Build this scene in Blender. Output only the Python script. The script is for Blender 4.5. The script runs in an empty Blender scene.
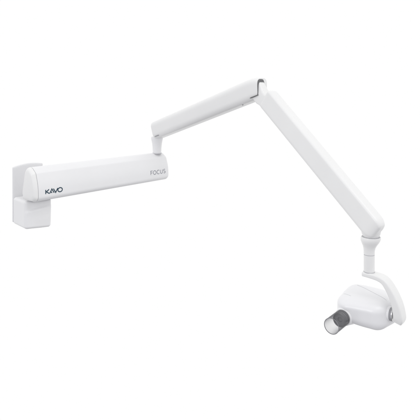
import bpy, bmesh, math
from mathutils import Vector, Matrix
from mathutils.bvhtree import BVHTree

SC = bpy.context.scene
COL = SC.collection
H = 1.80                       # camera height above the floor of the room (m)

# ------------------------------------------------------------------ camera
cam_d = bpy.data.cameras.new("camera")
cam = bpy.data.objects.new("camera", cam_d)
COL.objects.link(cam)
cam.location = (0, 0, H)
cam.rotation_euler = (math.radians(90), 0, 0)      # level camera, lens shifted down
cam_d.sensor_width = 36
cam_d.lens = 520 / 420 * 36
cam_d.shift_y = -112 / 420
cam_d.clip_start = 0.01
cam_d.clip_end = 500
SC.camera = cam

# ------------------------------------------------------------------ studio surround
W = bpy.data.worlds.new("World")
SC.world = W
W.use_nodes = True
nt = W.node_tree
bg = nt.nodes["Background"]
tc = nt.nodes.new("ShaderNodeTexCoord")
dot = nt.nodes.new("ShaderNodeVectorMath"); dot.operation = 'DOT_PRODUCT'
dot.inputs[1].default_value = Vector((0.30, 0.86, 0.46)).normalized()
ramp = nt.nodes.new("ShaderNodeValToRGB")
mr = nt.nodes.new("ShaderNodeMapRange")
mr.inputs["From Min"].default_value = -1
mr.inputs["From Max"].default_value = 1
nt.links.new(tc.outputs["Generated"], dot.inputs[0])
nt.links.new(dot.outputs["Value"], mr.inputs["Value"])
nt.links.new(mr.outputs["Result"], ramp.inputs["Fac"])
ramp.color_ramp.elements[0].position = 0.08
ramp.color_ramp.elements[0].color = (0.70, 0.70, 0.73, 1)
ramp.color_ramp.elements[1].position = 0.60
ramp.color_ramp.elements[1].color = (1, 1, 1, 1)
sep = nt.nodes.new("ShaderNodeSeparateXYZ")
nt.links.new(tc.outputs["Generated"], sep.inputs[0])
fl = nt.nodes.new("ShaderNodeMapRange")
fl.inputs["From Min"].default_value = -0.85
fl.inputs["From Max"].default_value = -0.56
fl.inputs["To Min"].default_value = 0.35
fl.inputs["To Max"].default_value = 1.0
nt.links.new(sep.outputs["Z"], fl.inputs["Value"])
mulw = nt.nodes.new("ShaderNodeVectorMath"); mulw.operation = 'SCALE'
nt.links.new(ramp.outputs["Color"], mulw.inputs[0])
nt.links.new(fl.outputs["Result"], mulw.inputs["Scale"])
nt.links.new(mulw.outputs[0], bg.inputs["Color"])
bg.inputs["Strength"].default_value = 1.0


def area(name, loc, target, size, power, col=(1, 1, 1)):
    l = bpy.data.lights.new(name, 'AREA')
    l.shape = 'RECTANGLE'; l.size = size[0]; l.size_y = size[1]
    l.energy = power; l.color = col
    o = bpy.data.objects.new(name, l); COL.objects.link(o)
    o.location = loc
    o.rotation_euler = (Vector(target) - Vector(loc)).to_track_quat('-Z', 'Y').to_euler()
    return o


area("softbox_above", (0.9, 0.2, H + 1.9), (0.1, 1.6, H - 0.1), (1.6, 1.2), 9.5)
area("softbox_side", (-1.8, -0.6, H + 0.9), (0.1, 1.6, H), (1.2, 1.2), 11)

SC.view_settings.view_transform = 'Standard'
SC.view_settings.look = 'None'
SC.view_settings.exposure = 0
SC.view_settings.gamma = 1
SC.render.resolution_x = 1024
SC.render.resolution_y = 1024
SC.render.engine = 'CYCLES'
SC.cycles.max_bounces = 12
SC.cycles.transmission_bounces = 12
SC.cycles.transparent_max_bounces = 16


# ------------------------------------------------------------------ materials
def mat(name, col, rough=0.35, coat=0.0, bump=0.0, metal=0.0, spec=0.5, trans=0.0, ior=1.46, var=0.012):
    m = bpy.data.materials.new(name); m.use_nodes = True
    t = m.node_tree; b = t.nodes["Principled BSDF"]
    b.inputs["Base Color"].default_value = (*col, 1)
    b.inputs["Roughness"].default_value = rough
    b.inputs["Metallic"].default_value = metal
    b.inputs["Specular IOR Level"].default_value = spec
    b.inputs["Coat Weight"].default_value = coat
    b.inputs["Transmission Weight"].default_value = trans
    b.inputs["IOR"].default_value = ior
    if trans == 0:
        c = t.nodes.new("ShaderNodeTexCoord")
        n = t.nodes.new("ShaderNodeTexNoise"); n.inputs["Scale"].default_value = 9
        n.inputs["Detail"].default_value = 4
        t.links.new(c.outputs["Object"], n.inputs["Vector"])
        r = t.nodes.new("ShaderNodeValToRGB")
        r.color_ramp.elements[0].position = 0.3; r.color_ramp.elements[1].position = 0.7
        r.color_ramp.elements[0].color = (*[max(0, x * (1 - var)) for x in col], 1)
        r.color_ramp.elements[1].color = (*[min(1, x * (1 + var)) for x in col], 1)
        t.links.new(n.outputs["Fac"], r.inputs["Fac"])
        t.links.new(r.outputs["Color"], b.inputs["Base Color"])
        if bump:
            n2 = t.nodes.new("ShaderNodeTexNoise"); n2.inputs["Scale"].default_value = 900
            n2.inputs["Detail"].default_value = 2
            t.links.new(c.outputs["Object"], n2.inputs["Vector"])
            bp = t.nodes.new("ShaderNodeBump"); bp.inputs["Strength"].default_value = bump
            bp.inputs["Distance"].default_value = 0.0003
            t.links.new(n2.outputs["Fac"], bp.inputs["Height"])
            t.links.new(bp.outputs["Normal"], b.inputs["Normal"])
    return m


WHITE = mat("white_lacquered_metal", (0.85, 0.85, 0.858), 0.38, 0.15, 0.08)
SHELL = mat("white_plastic_shell", (0.845, 0.845, 0.84), 0.33, 0.2, 0.06)
HEADM = mat("cool_white_plastic", (0.835, 0.835, 0.85), 0.28, 0.3, 0.05)
PLATE = mat("light_grey_plastic", (0.79, 0.79, 0.80), 0.45, 0.0, 0.1)
GREY = mat("mid_grey_rubber", (0.22, 0.22, 0.235), 0.6)
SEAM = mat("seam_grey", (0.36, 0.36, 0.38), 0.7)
SOFT = mat("soft_seam_grey", (0.56, 0.56, 0.58), 0.6)
DARK = mat("dark_gap", (0.15, 0.15, 0.155), 0.6)
INK = mat("dark_teal_ink", (0.012, 0.045, 0.075), 0.5)
INKG = mat("slate_grey_ink", (0.19, 0.20, 0.24), 0.5)
COLLI = mat("smoked_grey_collimator", (0.21, 0.21, 0.22), 0.25, 0.3)
COLLR = mat("graphite_ring", (0.045, 0.045, 0.05), 0.3)
STEEL = mat("brushed_steel", (0.62, 0.62, 0.63), 0.3, metal=1.0)
GLASS = mat("clear_acrylic", (0.93, 0.935, 0.94), 0.02, trans=1.0, ior=1.47)
t = GLASS.node_tree; b = t.nodes["Principled BSDF"]
lw = t.nodes.new("ShaderNodeLayerWeight"); lw.inputs["Blend"].default_value = 0.35
cr_ = t.nodes.new("ShaderNodeValToRGB")
cr_.color_ramp.elements[0].position = 0.25; cr_.color_ramp.elements[0].color = (0.995, 0.995, 0.995, 1)
cr_.color_ramp.elements[1].position = 0.95; cr_.color_ramp.elements[1].color = (0.36, 0.36, 0.38, 1)
tr = t.nodes.new("ShaderNodeBsdfTransparent"); gl = t.nodes.new("ShaderNodeBsdfGlossy"); gl.inputs["Roughness"].default_value = 0.04
pw = t.nodes.new("ShaderNodeMath"); pw.operation = 'POWER'; pw.inputs[1].default_value = 4
t.links.new(lw.outputs["Facing"], pw.inputs[0])
fr = t.nodes.new("ShaderNodeMapRange"); fr.inputs["To Min"].default_value = 0.035; fr.inputs["To Max"].default_value = 0.45
t.links.new(pw.outputs[0], fr.inputs["Value"])
mx = t.nodes.new("ShaderNodeMixShader")
t.links.new(lw.outputs["Facing"], cr_.inputs["Fac"]); t.links.new(cr_.outputs["Color"], tr.inputs["Color"])
t.links.new(fr.outputs["Result"], mx.inputs["Fac"]); t.links.new(tr.outputs[0], mx.inputs[1]); t.links.new(gl.outputs[0], mx.inputs[2])
t.links.new(mx.outputs[0], t.nodes["Material Output"].inputs["Surface"])
RIM = mat("acrylic_edge", (0.30, 0.30, 0.32), 0.15, trans=0.35, ior=1.47)


# ------------------------------------------------------------------ mesh helpers
def link(name, verts, faces, m, parent, sharp=35, recalc=True):
    me = bpy.data.meshes.new(name)
    me.from_pydata([tuple(v) for v in verts], [], faces)
    if recalc:
        bm = bmesh.new(); bm.from_mesh(me)
        bmesh.ops.remove_doubles(bm, verts=bm.verts, dist=1e-6)
        bmesh.ops.recalc_face_normals(bm, faces=bm.faces)
        bm.to_mesh(me); bm.free()
    me.polygons.foreach_set("use_smooth", [True] * len(me.polygons))
    me.set_sharp_from_angle(angle=math.radians(sharp))
    me.materials.append(m)
    o = bpy.data.objects.new(name, me); COL.objects.link(o)
    if parent is not None:
        o.parent = parent
        o.matrix_parent_inverse = world_of(parent).inverted()
    return o


def world_of(o):
    mtx = Matrix.Translation(o.location) @ o.rotation_euler.to_matrix().to_4x4()
    if o.parent is not None:
        return world_of(o.parent) @ o.matrix_parent_inverse @ mtx
    return mtx


def rounded(pts, n=5):
    """closed polygon [(x, y, r), ...] -> dense outline with arc corners"""
    out = []
    N = len(pts)
    for i in range(N):
        p0 = Vector(pts[i - 1][:2]); p = Vector(pts[i][:2]); p1 = Vector(pts[(i + 1) % N][:2])
        r = pts[i][2]
        d0 = (p0 - p); d1 = (p1 - p)
        k0 = min(r, d0.length * .49); k1 = min(r, d1.length * .49)
        a = p + d0.normalized() * k0; b = p + d1.normalized() * k1
        for j in range(n + 1):
            t = j / n
            out.append((1 - t) ** 2 * a + 2 * t * (1 - t) * p + t * t * b)
    return out


def centroid(prof):
    c = Vector((0, 0))
    for p in prof:
        c += p
    return c / len(prof)


def loft(prof, O, e1, e2, e3, stations):
    """stations: (s, scale2, scale3, off2, off3) along e1; profile (x along e2, y along e3)
    scaled about its centroid."""
    c = centroid(prof); n = len(prof)
    V = []; F = []
    for st in stations:
        s, k2, k3, o2, o3 = st[:5]
        sh = st[5] if len(st) > 5 else 0
        for p in prof:
            x = c.x + (p.x - c.x) * k2 + o2
            y = c.y + (p.y - c.y) * k3 + o3
            V.append(O + e1 * (s - sh * y) + e2 * x + e3 * y)
    for i in range(len(stations) - 1):
        for j in range(n):
            a = i * n + j; b = i * n + (j + 1) % n
            F.append((a, b, b + n, a + n))
    F.append(tuple(range(n))[::-1])
    F.append(tuple((len(stations) - 1) * n + j for j in range(n)))
    return V, F


def dome(s0, s1, flip=False, n=7, amount=0.2, o=(0, 0)):
    """stations rounding off an end between s0 (full) and s1 (reduced)"""
    out = []
    for i in range(n + 1):
        t = i / n
        k = 1 - amount * (1 - math.sqrt(max(0, 1 - t * t)))
        out.append((s0 + (s1 - s0) * t, k, k, o[0], o[1]))
    return out[::-1] if flip else out


def lathe(prof, O, ax, seg=48, closed=False):
    """prof: (r, t) along axis ax from O"""
    ax = ax.normalized()
    x = ax.orthogonal().normalized(); y = ax.cross(x)
    V = []; F = []
    n = len(prof)
    for i in range(seg):
        a = 2 * math.pi * i / seg
        d = x * math.cos(a) + y * math.sin(a)
        for r, t in prof:
            V.append(O + d * r + ax * t)
    for i in range(seg):
        for j in range(n if closed else n - 1):
            a = i * n + j; b = i * n + (j + 1) % n
            c = ((i + 1) % seg) * n + (j + 1) % n; d = ((i + 1) % seg) * n + j
            F.append((a, b, c, d))
    if not closed:
        if prof[0][0] > 1e-7: F.append(tuple(i * n for i in range(seg)))
        if prof[-1][0] > 1e-7: F.append(tuple(i * n + n - 1 for i in range(seg)))
    return V, F


def rbox(c, hs, r, fn=None, n=14):
    """rounded box, centre c, half sizes hs, radius r in local (x,y,z); fn deforms a Vector"""
    bm = bmesh.new()
    bmesh.ops.create_cube(bm, size=2)
    bmesh.ops.subdivide_edges(bm, edges=bm.edges, cuts=n, use_grid_fill=True)
    for v in bm.verts:
        p = Vector(v.co)
        # denser sampling toward the edges
        q = Vector([math.sin(p[i] * math.pi / 2) for i in range(3)])
        q = Vector([q[i] * hs[i] for i in range(3)])
        inner = Vector([max(-(hs[i] - r), min(hs[i] - r, q[i])) for i in range(3)])
        d = q - inner
        if d.length > 1e-9:
            q = inner + d.normalized() * r
        q += Vector(c)
        v.co = fn(q) if fn else q
    V = [v.co.copy() for v in bm.verts]
    bm.verts.index_update()
    F = [tuple(x.index for x in f.verts) for f in bm.faces]
    bm.free()
    return V, F


def tube(pts, r, seg=8, closed=False):
    pts = [Vector(p) for p in pts]
    V = []; F = []
    n = len(pts); up = None
    for i, p in enumerate(pts):
        if closed:
            t = (pts[(i + 1) % n] - pts[i - 1]).normalized()
        else:
            t = (pts[min(i + 1, n - 1)] - pts[max(i - 1, 0)]).normalized()
        if up is None:
            up = t.orthogonal().normalized()
        up = (up - t * up.dot(t)).normalized()
        w = t.cross(up)
        for k in range(seg):
            a = 2 * math.pi * k / seg
            V.append(p + (up * math.cos(a) + w * math.sin(a)) * r)
    for i in range(n if closed else n - 1):
        for k in range(seg):
            a = i * seg + k; b = i * seg + (k + 1) % seg
            c = ((i + 1) % n) * seg + (k + 1) % seg; d = ((i + 1) % n) * seg + k
            F.append((a, b, c, d))
    if not closed:
        F.append(tuple(range(seg))); F.append(tuple((n - 1) * seg + k for k in range(seg)))
    return V, F


def merge(*vf):
    V = []; F = []
    for v, f in vf:
        o = len(V); V += list(v); F += [tuple(i + o for i in x) for x in f]
    return V, F


Z = Vector((0, 0, 1))


def blend(o, vox, it):
    """fuse overlapping closed shells of one moulded part into one skin with soft fillets"""
    me = o.data
    for e in ('sharp_edge', 'sharp_face'):
        if e in me.attributes:
            me.attributes.remove(me.attributes[e])
    r = o.modifiers.new("fuse", 'REMESH'); r.mode = 'VOXEL'; r.voxel_size = vox; r.use_smooth_shade = True
    m = o.modifiers.new("soften", 'SMOOTH'); m.factor = .5; m.iterations = it


def pt(u, w, v):
    return Vector((u, w, H + v))


# ------------------------------------------------------------------ the unit
unit = bpy.data.objects.new("dental_xray_unit", None)
COL.objects.link(unit)
unit.empty_display_size = 0.05
unit["label"] = "white wall mounted dental x-ray unit with folding arm and tube head"
unit["category"] = "x-ray unit"

# --- wall plate frame
XW = Vector((0.75, 0.66, 0)).normalized()
NW = Vector((XW.y, -XW.x, 0))
WO = pt(-0.609, 1.60, -0.3815)                      # lower left corner, on the wall
unit.location = WO


def wall(x, t, z):
    return WO + XW * x + NW * t + Z * z


def plate_fn(q):
    x, t, z = q
    xx = min(1, max(0, x / 0.095))
    arch = 0.005 * xx + 0.006 * math.sin(math.pi * xx)
    if z > 0.08:
        z += arch * (z - 0.08) / 0.09
    return wall(x, t, z)


V, F = rbox((0.0475, 0.004, 0.0845), (0.0475, 0.004, 0.0845), 0.003, plate_fn, 22)
link("wall_plate", V, F, PLATE, unit, 40)


# --- wall bracket (the block under the arm)
def bracket_fn(q):
    x, t, z = q
    k = max(0, min(1, (t - 0.01) / 0.10))
    # the underside drops a little and the front bows out; below the neck the front is cut back
    z2 = z - (0.002 + 0.09 * max(0, x - .02)) * k if z < 0.03 else z
    x = x + 0.002 * k - .000 * (1 - k)
    if z < .03: z2 -= .004
    za = 0.036 + 0.016 * (max(0, x) / .08) ** .4
    st = max(0, min(1, (z - za) / .010)); st = st * st * (3 - 2 * st) * (1 - .75 * min(1, max(0, x / .078)) ** 3) * min(1, max(0, (x + .004) / .022))
    bow = -0.007 * st + 0.010 * (1 - ((x - 0.045) / 0.045) ** 2)
    zz = max(0, min(1, (0.052 - z) / 0.052))
    arch = max(0, 1 - ((x - 0.060) / 0.040) ** 2)
    t2 = t + (bow - 0.006 * zz * (0.4 + 0.6 * arch)) * k
    return wall(x, t2, z2)


V, F = rbox((0.040, 0.054, 0.0392), (0.041, 0.046, 0.0392), 0.009, bracket_fn, 60)
br = link("wall_bracket", V, F, WHITE, unit, 50)

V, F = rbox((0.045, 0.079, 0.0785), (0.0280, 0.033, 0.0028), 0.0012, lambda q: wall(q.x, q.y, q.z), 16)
link("shadow_line_slab", V, F, SEAM, br, 50)  # grey slab added as the shadow line between bracket and arm

# --- horizontal arm
E1 = Vector((0.626, 0.780, 0)).normalized()
N1 = Vector((E1.y, -E1.x, 0))
A0 = pt(-0.496, 1.50, -0.301)       # seam of the end cap, front bottom edge
prof1 = rounded([(-0.008, 0.000, .005), (0.0018, 0.0095, .007), (0.001, 0.045, .03), (-0.011, 0.083, .003), (-0.030, 0.0985, .008),
                 (-0.042, 0.0985, .008), (-0.051, 0.086, .010), (-0.066, 0.018, .012), (-0.058, 0.0, .006)], 7)
L1 = 0.548
V, F = loft(prof1, A0, E1, N1, Z, [(0.0008, .985, .985, 0, 0), (0.002, 1, 1, 0, 0), (L1 - .012, 1, 1, 0, 0)] +
            dome(L1 - .012, L1, n=6, amount=.10))
arm1 = link("horizontal_arm", V, F, WHITE, unit, 40)
V, F = loft(prof1, A0, E1, N1, Z, dome(-0.0015, -0.014, True, n=9, amount=.24) + [(-0.0004, .985, .985, 0, 0)])
link("end_cap", V, F, SHELL, arm1, 40)
V, F = loft(prof1, A0, E1, N1, Z, [(-0.0006, .975, .975, 0, 0), (0.0010, .975, .975, 0, 0)])
link("cap_seam", V, F, SEAM, arm1)


# --- lettering, strokes laid on the front face of the arm
def face_d(h):
    """x of the outline's front side at height h"""
    best = -1
    n = len(prof1)
    for i in range(n):
        a = prof1[i]; b = prof1[(i + 1) % n]
        lo, hi = min(a.y, b.y), max(a.y, b.y)
        if lo <= h <= hi and hi - lo > 1e-9:
            x = a.x + (b.x - a.x) * (h - a.y) / (b.y - a.y)
            best = max(best, x)
    return best


def strokes(lines, s0, h0, sx, sh, wd, slant=0.0, lift=0.0004):
    V = []; F = []
    for ln in lines:
        P = [Vector((s0 + (x + slant * y) * sx, h0 + y * sh)) for x, y in ln]
        # resample
        Q = []
        for i in range(len(P) - 1):
            for k in range(4):
                Q.append(P[i].lerp(P[i + 1], k / 4))
        Q.append(P[-1])
        base = len(V)
        for i, p in enumerate(Q):
            t0 = (p - Q[i - 1]).normalized() if i > 0 else (Q[1] - p).normalized()
            t1 = (Q[i + 1] - p).normalized() if i < len(Q) - 1 else t0
            t = (t0 + t1).normalized(); nn = Vector((-t.y, t.x))
            k = wd / 2 / max(.5, nn.dot(Vector((-t0.y, t0.x))))
            for sg in (-1, 1):
                q = p + nn * k * sg
                for lf in (lift, -0.0006):
                    V.append(A0 + E1 * q.x + N1 * (face_d(q.y) + lf) + Z * q.y)
        for i in range(len(Q) - 1):
            a = base + i * 4; b = a + 4
            F += [(a, a + 2, b + 2, b), (a + 1, b + 1, b + 3, a + 3), (a, b, b + 1, a + 1), (a + 2, a + 3, b + 3, b + 2)]
        e = base + (len(Q) - 1) * 4
        F += [(base, base + 1, base + 3, base + 2), (e, e + 2, e + 3, e + 1)]
    return V, F


def arc(cx, cy, rx, ry, a0, a1, n=14):
    return [(cx + rx * math.cos(math.radians(a0 + (a1 - a0) * i / n)),
             cy + ry * math.sin(math.radians(a0 + (a1 - a0) * i / n))) for i in range(n + 1)]


# KAVO: K, A with its bar cut short, V, O
kavo = [
    [(0.06, 0), (0.06, 1)], [(.78, 1), (.20, .50), (.84, 0)],
    [(.92, 0), (1.40, 1), (1.88, 0)], [(1.22, .34), (1.42, .04)],
    [(1.74, 1), (2.22, 0), (2.70, 1)],
    arc(3.22, .5, .50, .5, 0, 360, 30),
]
V, F = strokes(kavo, 0.0235, 0.0205, 0.0156, 0.0122, 0.0029)
link("logo_lettering", V, F, INK, arm1, 30)
focus = [
    [(0, 0), (0, 1), (.58, 1)], [(0, .52), (.50, .52)],
    arc(1.22, .5, .42, .5, 90, 450, 24),
    arc(2.36, .5, .44, .5, 50, 310, 18),
    [(3.00, 1), (3.00, .35)] + arc(3.33, .35, .33, .35, 180, 360, 10)[1:] + [(3.66, 1)],
    arc(4.30, .75, .27, .25, 35, 180, 8) + arc(4.30, .75, .27, .25, 180, 270, 5)[1:] + arc(4.30, .25, .29, .25, 90, -150, 12)[1:],
]
V, F = strokes(focus, 0.4540, 0.0262, 0.0162, 0.0138, 0.0017)
link("model_lettering", V, F, INKG, arm1, 30)

# --- neck standing on the far end of the horizontal arm
NB = A0 + E1 * 0.516 - N1 * 0.029 + Z * 0.098
V, F = lathe([(0.0, 0), (.0155, 0), (.0158, .004), (.0165, .02), (.0180, .035), (.0212, .050), (.0218, .056), (.0208, .0595), (.018, .061), (0.0, .061)], NB, Z)
neck = link("arm_neck", V, F, WHITE, unit, 40)
V, F = lathe([(0.0, -.001), (.0168, -.003), (.0168, .0006), (0, .0006)], NB, Z)
link("neck_ring", V, F, SOFT, neck)

# --- scissor arms: both move in one vertical plane
P2 = NB + Z * 0.074 + Vector((0, 0, 0))             # rear end of the rear arm, underside
EL = pt(0.146, 1.55, 0.0285)                          # elbow centre
P2c = P2 + Z * 0.008
hd = Vector((EL.x - P2c.x, EL.y - P2c.y, 0)).normalized()
S2 = Vector((hd.y, -hd.x, 0))                        # visible side of both arms
if S2.y > 0: S2 = -S2


def frame(a, b):
    e1 = (b - a).normalized()
    e3 = S2.cross(e1).normalized()
    if e3.z < 0: e3 = -e3
    return e1, e3


D2, U2 = frame(P2c, EL)
LEN2 = (EL - P2c).length + .018
SH = U2.dot(hd) / D2.dot(hd)
prof2 = rounded([(.026, -.020, .008), (.028, .022, .010), (.018, .033, .010), (-.018, .033, .010), (-.028, .022, .010),
                 (-.026, -.020, .008), (-.017, -.031, .006), (.017, -.031, .006)], 6)
V, F = loft(prof2, P2c, D2, S2, U2, dome(0.008, 0.001, True, n=7, amount=.12) + [(LEN2 - .05, 1.02, 1.02, 0, 0, .3 * SH), (LEN2 - .03, 1.02, 1.01, 0, -.0005, .6 * SH), (LEN2 - .014, .94, .96, .002, -.0025, SH), (LEN2 - .002, .82, .89, .005, -.005, SH), (LEN2, .78, .87, .0055, -.005, SH)])
arm2 = link("rear_arm", V, F, SHELL, unit, 40)
link_strip = rounded([(.0285, -.0252, .0008), (.0285, -.0234, .0008), (.020, -.0234, .0008), (.020, -.0252, .0008)], 2)
V, F = loft(link_strip, P2c, D2, S2, U2, [(LEN2 - .040, .3, .3, 0, 0), (LEN2 - .034, 1, 1, 0, 0), (LEN2 - .004, 1, 1, 0, 0)])
link("release_slot", V, F, DARK, arm2)
sl = rounded([(.0272, -.0250, .0006), (.0272, -.0232, .0006), (.020, -.0232, .0006), (.020, -.0250, .0006)], 2)
V, F = loft(sl, P2c, D2, S2, U2, [(.012, .3, .3, 0, 0), (.015, 1, 1, 0, 0), (.034, 1, 1, 0, 0), (.037, .3, .3, 0, 0)])
link("cover_slot", V, F, SEAM, arm2)
V, F = lathe([(0, -.0005), (.0022, -.0005), (.0022, .0012), (.0012, .0016), (0, .0016)], P2c + D2 * (LEN2 - .085) - U2 * .0312 + S2 * .012, -U2, 20)
link("cover_screw", V, F, GREY, arm2)

# --- front arm
FE = pt(0.376, 1.215, -0.295)
D3, U3 = frame(EL, FE)
LEN3 = (FE - EL).length
prof3 = rounded([(.024, -.021, .006), (.0245, .0300, .003), (.0180, .0350, .005), (-.0100, .0350, .008), (-.0200, .024, .010),
                 (-.0200, -.021, .008), (-.012, -.028, .008), (.014, -.028, .008)], 6)
V, F = loft(prof3, EL, D3, S2, U3, dome(.061, .051, True, n=6, amount=.16) +
            [(a, b * .90, c * .90, d, e) for a, b, c, d, e in dome(LEN3 + .002, LEN3 + .027, n=10, amount=.50)])
CB = pt(0.372, 1.215, -0.405)                        # foot of the column
KN = CB + Vector((.0042, 0, .096))
kn = lathe([(.0222 * math.sin(math.pi * i / 24), -.0245 * math.cos(math.pi * i / 24)) for i in range(25)], KN, Z, 56)
V, F = merge((V, F), kn)
arm3 = link("front_arm", V, F, SHELL, unit, 45)
blend(arm3, .0013, 8)

# --- elbow between the two arms
V, F = loft(rounded([(.0225, -.028, .008), (.0225, .027, .010), (-.0225, .027, .010), (-.0225, -.028, .008)], 5), EL, D3, S2, U3,
            [(a, b * (.58 if a < .0 else .58), c, .0088, e) for a, b, c, d, e in dome(-.002, -.022, True, n=6, amount=.25)] + [(.012, .62, .93, .0078, -.002), (.024, .68, .85, .0062, -.0045), (.036, .76, .78, .0048, -.0065), (.05, .80, .72, .003, -.0045), (.08, .78, .70, .003, -.004)])
elbow = link("elbow_joint", V, F, SHELL, unit, 45)
V, F = loft(prof2, P2c, D2, S2, U2, [(LEN2 - .001, .54, .81, .0118, -.0064, SH), (LEN2 + .0014, .54, .81, .0118, -.0064, SH)])
link("elbow_gap", V, F, DARK, elbow)

# --- yoke and column under the front arm
V, F = lathe([(0, .0800), (.0195, .0800), (.0212, .0808), (.0222, .0800), (.0226, .0775), (.0220, .0725), (.0195, .0670), (.0160, .0610), (.0138, .0550), (.0127, .0490), (.0124, .0405), (.0118, .0398),
              (.0118, .0388), (.0124, .038), (.0124, .003), (.0122, 0), (0, 0)], CB, Z)
V = [p + Vector((.0042 * max(0, (p.z - CB.z - .049) / .032) ** 1.3, 0, 0)) for p in V]
colu = link("swivel_column", V, F, SHELL, unit, 30)
V, F = lathe([(0, .0386), (.01215, .0386), (.01215, .0400), (0, .0400)], CB, Z)
link("column_seam", V, F, SOFT, colu)
V, F = lathe([(0, .0795), (.0206, .0795), (.0210, .0812), (0, .0812)], CB + Vector((.0042, 0, 0)), Z)
link("yoke_gap", V, F, SOFT, colu)

# --- C-shaped support arm
A = Vector((0.77, -0.64, 0)).normalized()
B = Vector((0.64, 0.77, 0)).normalized()


def hp(a, b, v):
    return Vector((CB.x, CB.y, H + v)) + A * a + B * b


path = [(-.013, -.4110, .010, .027), (.008, -.4115, .0112, .028), (.024, -.4130, .012, .029), (.037, -.4175, .0125, .030), (.047, -.428, .0135, .031), (.058, -.446, .0155, .031),
        (.0665, -.467, .018, .031), (.0705, -.486, .020, .030), (.0710, -.496, .021, .028), (.0690, -.5045, .0175, .023)]
# smooth the path with Catmull-Rom
def cr(p, t):
    n = len(p) - 1
    i = min(int(t), n - 1); f = t - i
    a = p[max(i - 1, 0)]; b = p[i]; c = p[i + 1]; d = p[min(i + 2, n)]
    return [0.5 * (2 * b[k] + (c[k] - a[k]) * f + (2 * a[k] - 5 * b[k] + 4 * c[k] - d[k]) * f * f + (-a[k] + 3 * b[k] - 3 * c[k] + d[k]) * f ** 3) for k in range(len(b))]
NS = 60
cp = [cr(path, (len(path) - 1) * i / NS) for i in range(NS + 1)]
V = []; F = []
for i, c in enumerate(cp):
    p = Vector((c[0], c[1])); q = Vector(cp[min(i + 1, NS)][:2]) - Vector(cp[max(i - 1, 0)][:2]); q.normalize()
    nrm = Vector((-q.y, q.x))
    hw = c[3] / 2; ht = c[2] / 2
    k = 1.0
    if i == 0: k = .9
    sec = rounded([(-hw, -ht, .0032), (hw, -ht, .0032), (hw, ht, .0042), (-hw, ht, .0042)], 5)
    for s in sec:
        x = p + nrm * (s.y * k)
        V.append(hp(x.x, s.x * k, x.y))
m = len(sec)
for i in range(NS):
    for j in range(m):
        a = i * m + j; b = i * m + (j + 1) % m
        F.append((a, b, b + m, a + m))
F.append(tuple(range(m))[::-1]); F.append(tuple(NS * m + j for j in range(m)))
carm = link("support_arm", V, F, SHELL, unit, 45)
V, F = lathe([(0, -.0012), (.0128, -.0012), (.0128, .0004), (0, .0004)], CB, Z)
link("foot_ring", V, F, SOFT, carm)

# --- tube head
def head_fn(q):
    a, b, v = q
    # local limits: a -.07..+.04, b -.03...065, v about -.497
    ta = (a + .072) / .112                 # 0 left .. 1 right
    tb = (b + .030) / .095                 # 0 front .. 1 back
    dv = v + .497
    # top slopes down to the front, underside rises to the back
    if dv > 0:
        dv *= 1 - .34 * (1 - tb) ** 1.3 + .10 * tb
    else:
        dv *= 1 - .28 * tb - .20 * (1 - ta) ** 2
    # narrow the front towards the cone, the right rear side tapers to the pivot
    cx = -.040
    k = max(0, 1 - tb * 1.9)
    a2 = a + (cx - a) * .16 * k
    b2 = b - .010 * max(0, 1 - abs((a + .040) / .05)) * (1 if b < 0 else 0) * k
    if ta > .55:
        r = (ta - .55) / .45
        b2 = b2 + (.012 - b2) * .22 * r * r
        dv *= 1 - .05 * r * r
    if ta < .35:
        r = (.35 - ta) / .35
        b2 = b2 - (b2 - .01) * .22 * r * r * (1 if b > 0 else .2)
        dv *= 1 - .10 * r
    if ta > .5:
        r = (ta - .5) / .5
        a2 += .0085 * r
        if dv < 0: dv *= 1 + .04 * r
        b2 -= .005 * r * (1 if tb < .5 else 0) * (1 - 2 * tb)
    elif dv < 0:
        dv *= 1 - .20 * (1 - ta / .5) ** 1.2 * (1 - .5 * tb)
    return hp(a2 * 1.09 + .0025, b2 * 1.07, -.497 + dv * 1.10)


V, F = rbox((-.0165, .0175, -.497), (.0565, .0475, .033), .022, head_fn, 30)
CX = (-B + Vector((0, 0, -.02))).normalized()
C0 = hp(-.046, -.029, -.511)
flare = lathe([(0, -.035), (.027, -.035), (.0262, -.014), (.0234, -.004), (.0225, .001), (0, .001)], C0, CX)
V, F = merge((V, F), flare)
head = link("tube_head", V, F, HEADM, unit, 60)
blend(head, .0011, 14)
bvh = BVHTree.FromPolygons([tuple(v.co) for v in head.data.vertices], [tuple(p.vertices) for p in head.data.polygons])


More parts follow.
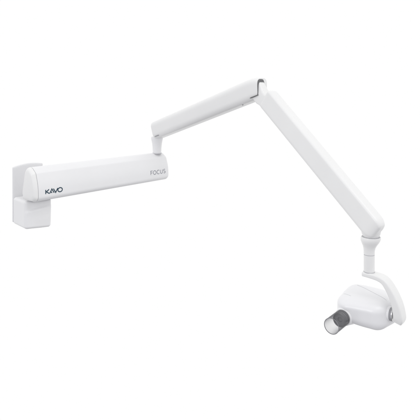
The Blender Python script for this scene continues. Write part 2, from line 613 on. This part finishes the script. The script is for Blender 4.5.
def on_head(pa, pb, n=24, up=.02):
    out = []
    for i in range(n + 1):
        t = i / n
        a = pa[0] + (pb[0] - pa[0]) * t; b = pa[1] + (pb[1] - pa[1]) * t
        hit = bvh.ray_cast(hp(a, b, -.40), Vector((0, 0, -1)))
        if hit[0] is not None:
            out.append(hit[0])
    return out


V, F = tube(on_head((-.050, .046), (.036, .012)), .00042)
link("shell_seam", V, F, SOFT, head)
V, F = tube(on_head((-.062, -.004), (-.040, -.012)), .00035)
link("shell_seam", V, F, SOFT, head)

# pivot between head and support arm
PV = hp(.054, .004, -.493)
V, F = lathe([(0, -.016), (.0165, -.016), (.0172, -.013), (.0172, -.007), (.0160, -.0045), (0, -.004)], PV, A)
piv = link("pivot_hub", V, F, HEADM, unit, 40)
V, F = lathe([(0, -.0046), (.0145, -.0046), (.0145, .0006), (0, .0006)], PV, A)
link("pivot_washer", V, F, SEAM, piv)
V, F = lathe([(0, .0004), (.0150, .0004), (.0150, .0030), (0, .0030)], PV, A)
link("pivot_ring", V, F, STEEL, piv)

# cone: collar, collimator, clear tube
CX = (-B + Vector((0, 0, -.02))).normalized()
C0 = hp(-.046, -.029, -.511)
V, F = lathe([(0, -.006), (.0225, -.006), (.0215, .004), (.0205, .010), (.0195, .0125), (.0180, .0135), (0, .0135)], C0, CX)
collar = link("cone_collar", V, F, WHITE, head, 45)
V, F = lathe([(0, .012), (.0168, .012), (.0168, .0305), (.0150, .0315), (.0145, .029), (.0060, .028), (.0055, .026), (0, .026)], C0, CX)
coli = link("collimator", V, F, COLLI, head, 40)
for tt in (.0155, .0205, .0275):
    V, F = lathe([(.0166, tt), (.01695, tt + .0004), (.01695, tt + .0012), (.0166, tt + .0016)], C0, CX, closed=True)
    link("collimator_ring", V, F, COLLR, coli)
V, F = lathe([(.01705, .013), (.0181, .013), (.0181, .070), (.01785, .0705), (.0173, .0705), (.01705, .070)], C0, CX, 64, closed=True)
link("clear_cone", V, F, GLASS, head, 40)
ring = []
V, F = lathe([(.0171, .0700), (.0183, .0700), (.0183, .0711), (.0171, .0711)], C0, CX, 64, closed=True)
link("cone_rim", V, F, RIM, head, 40)
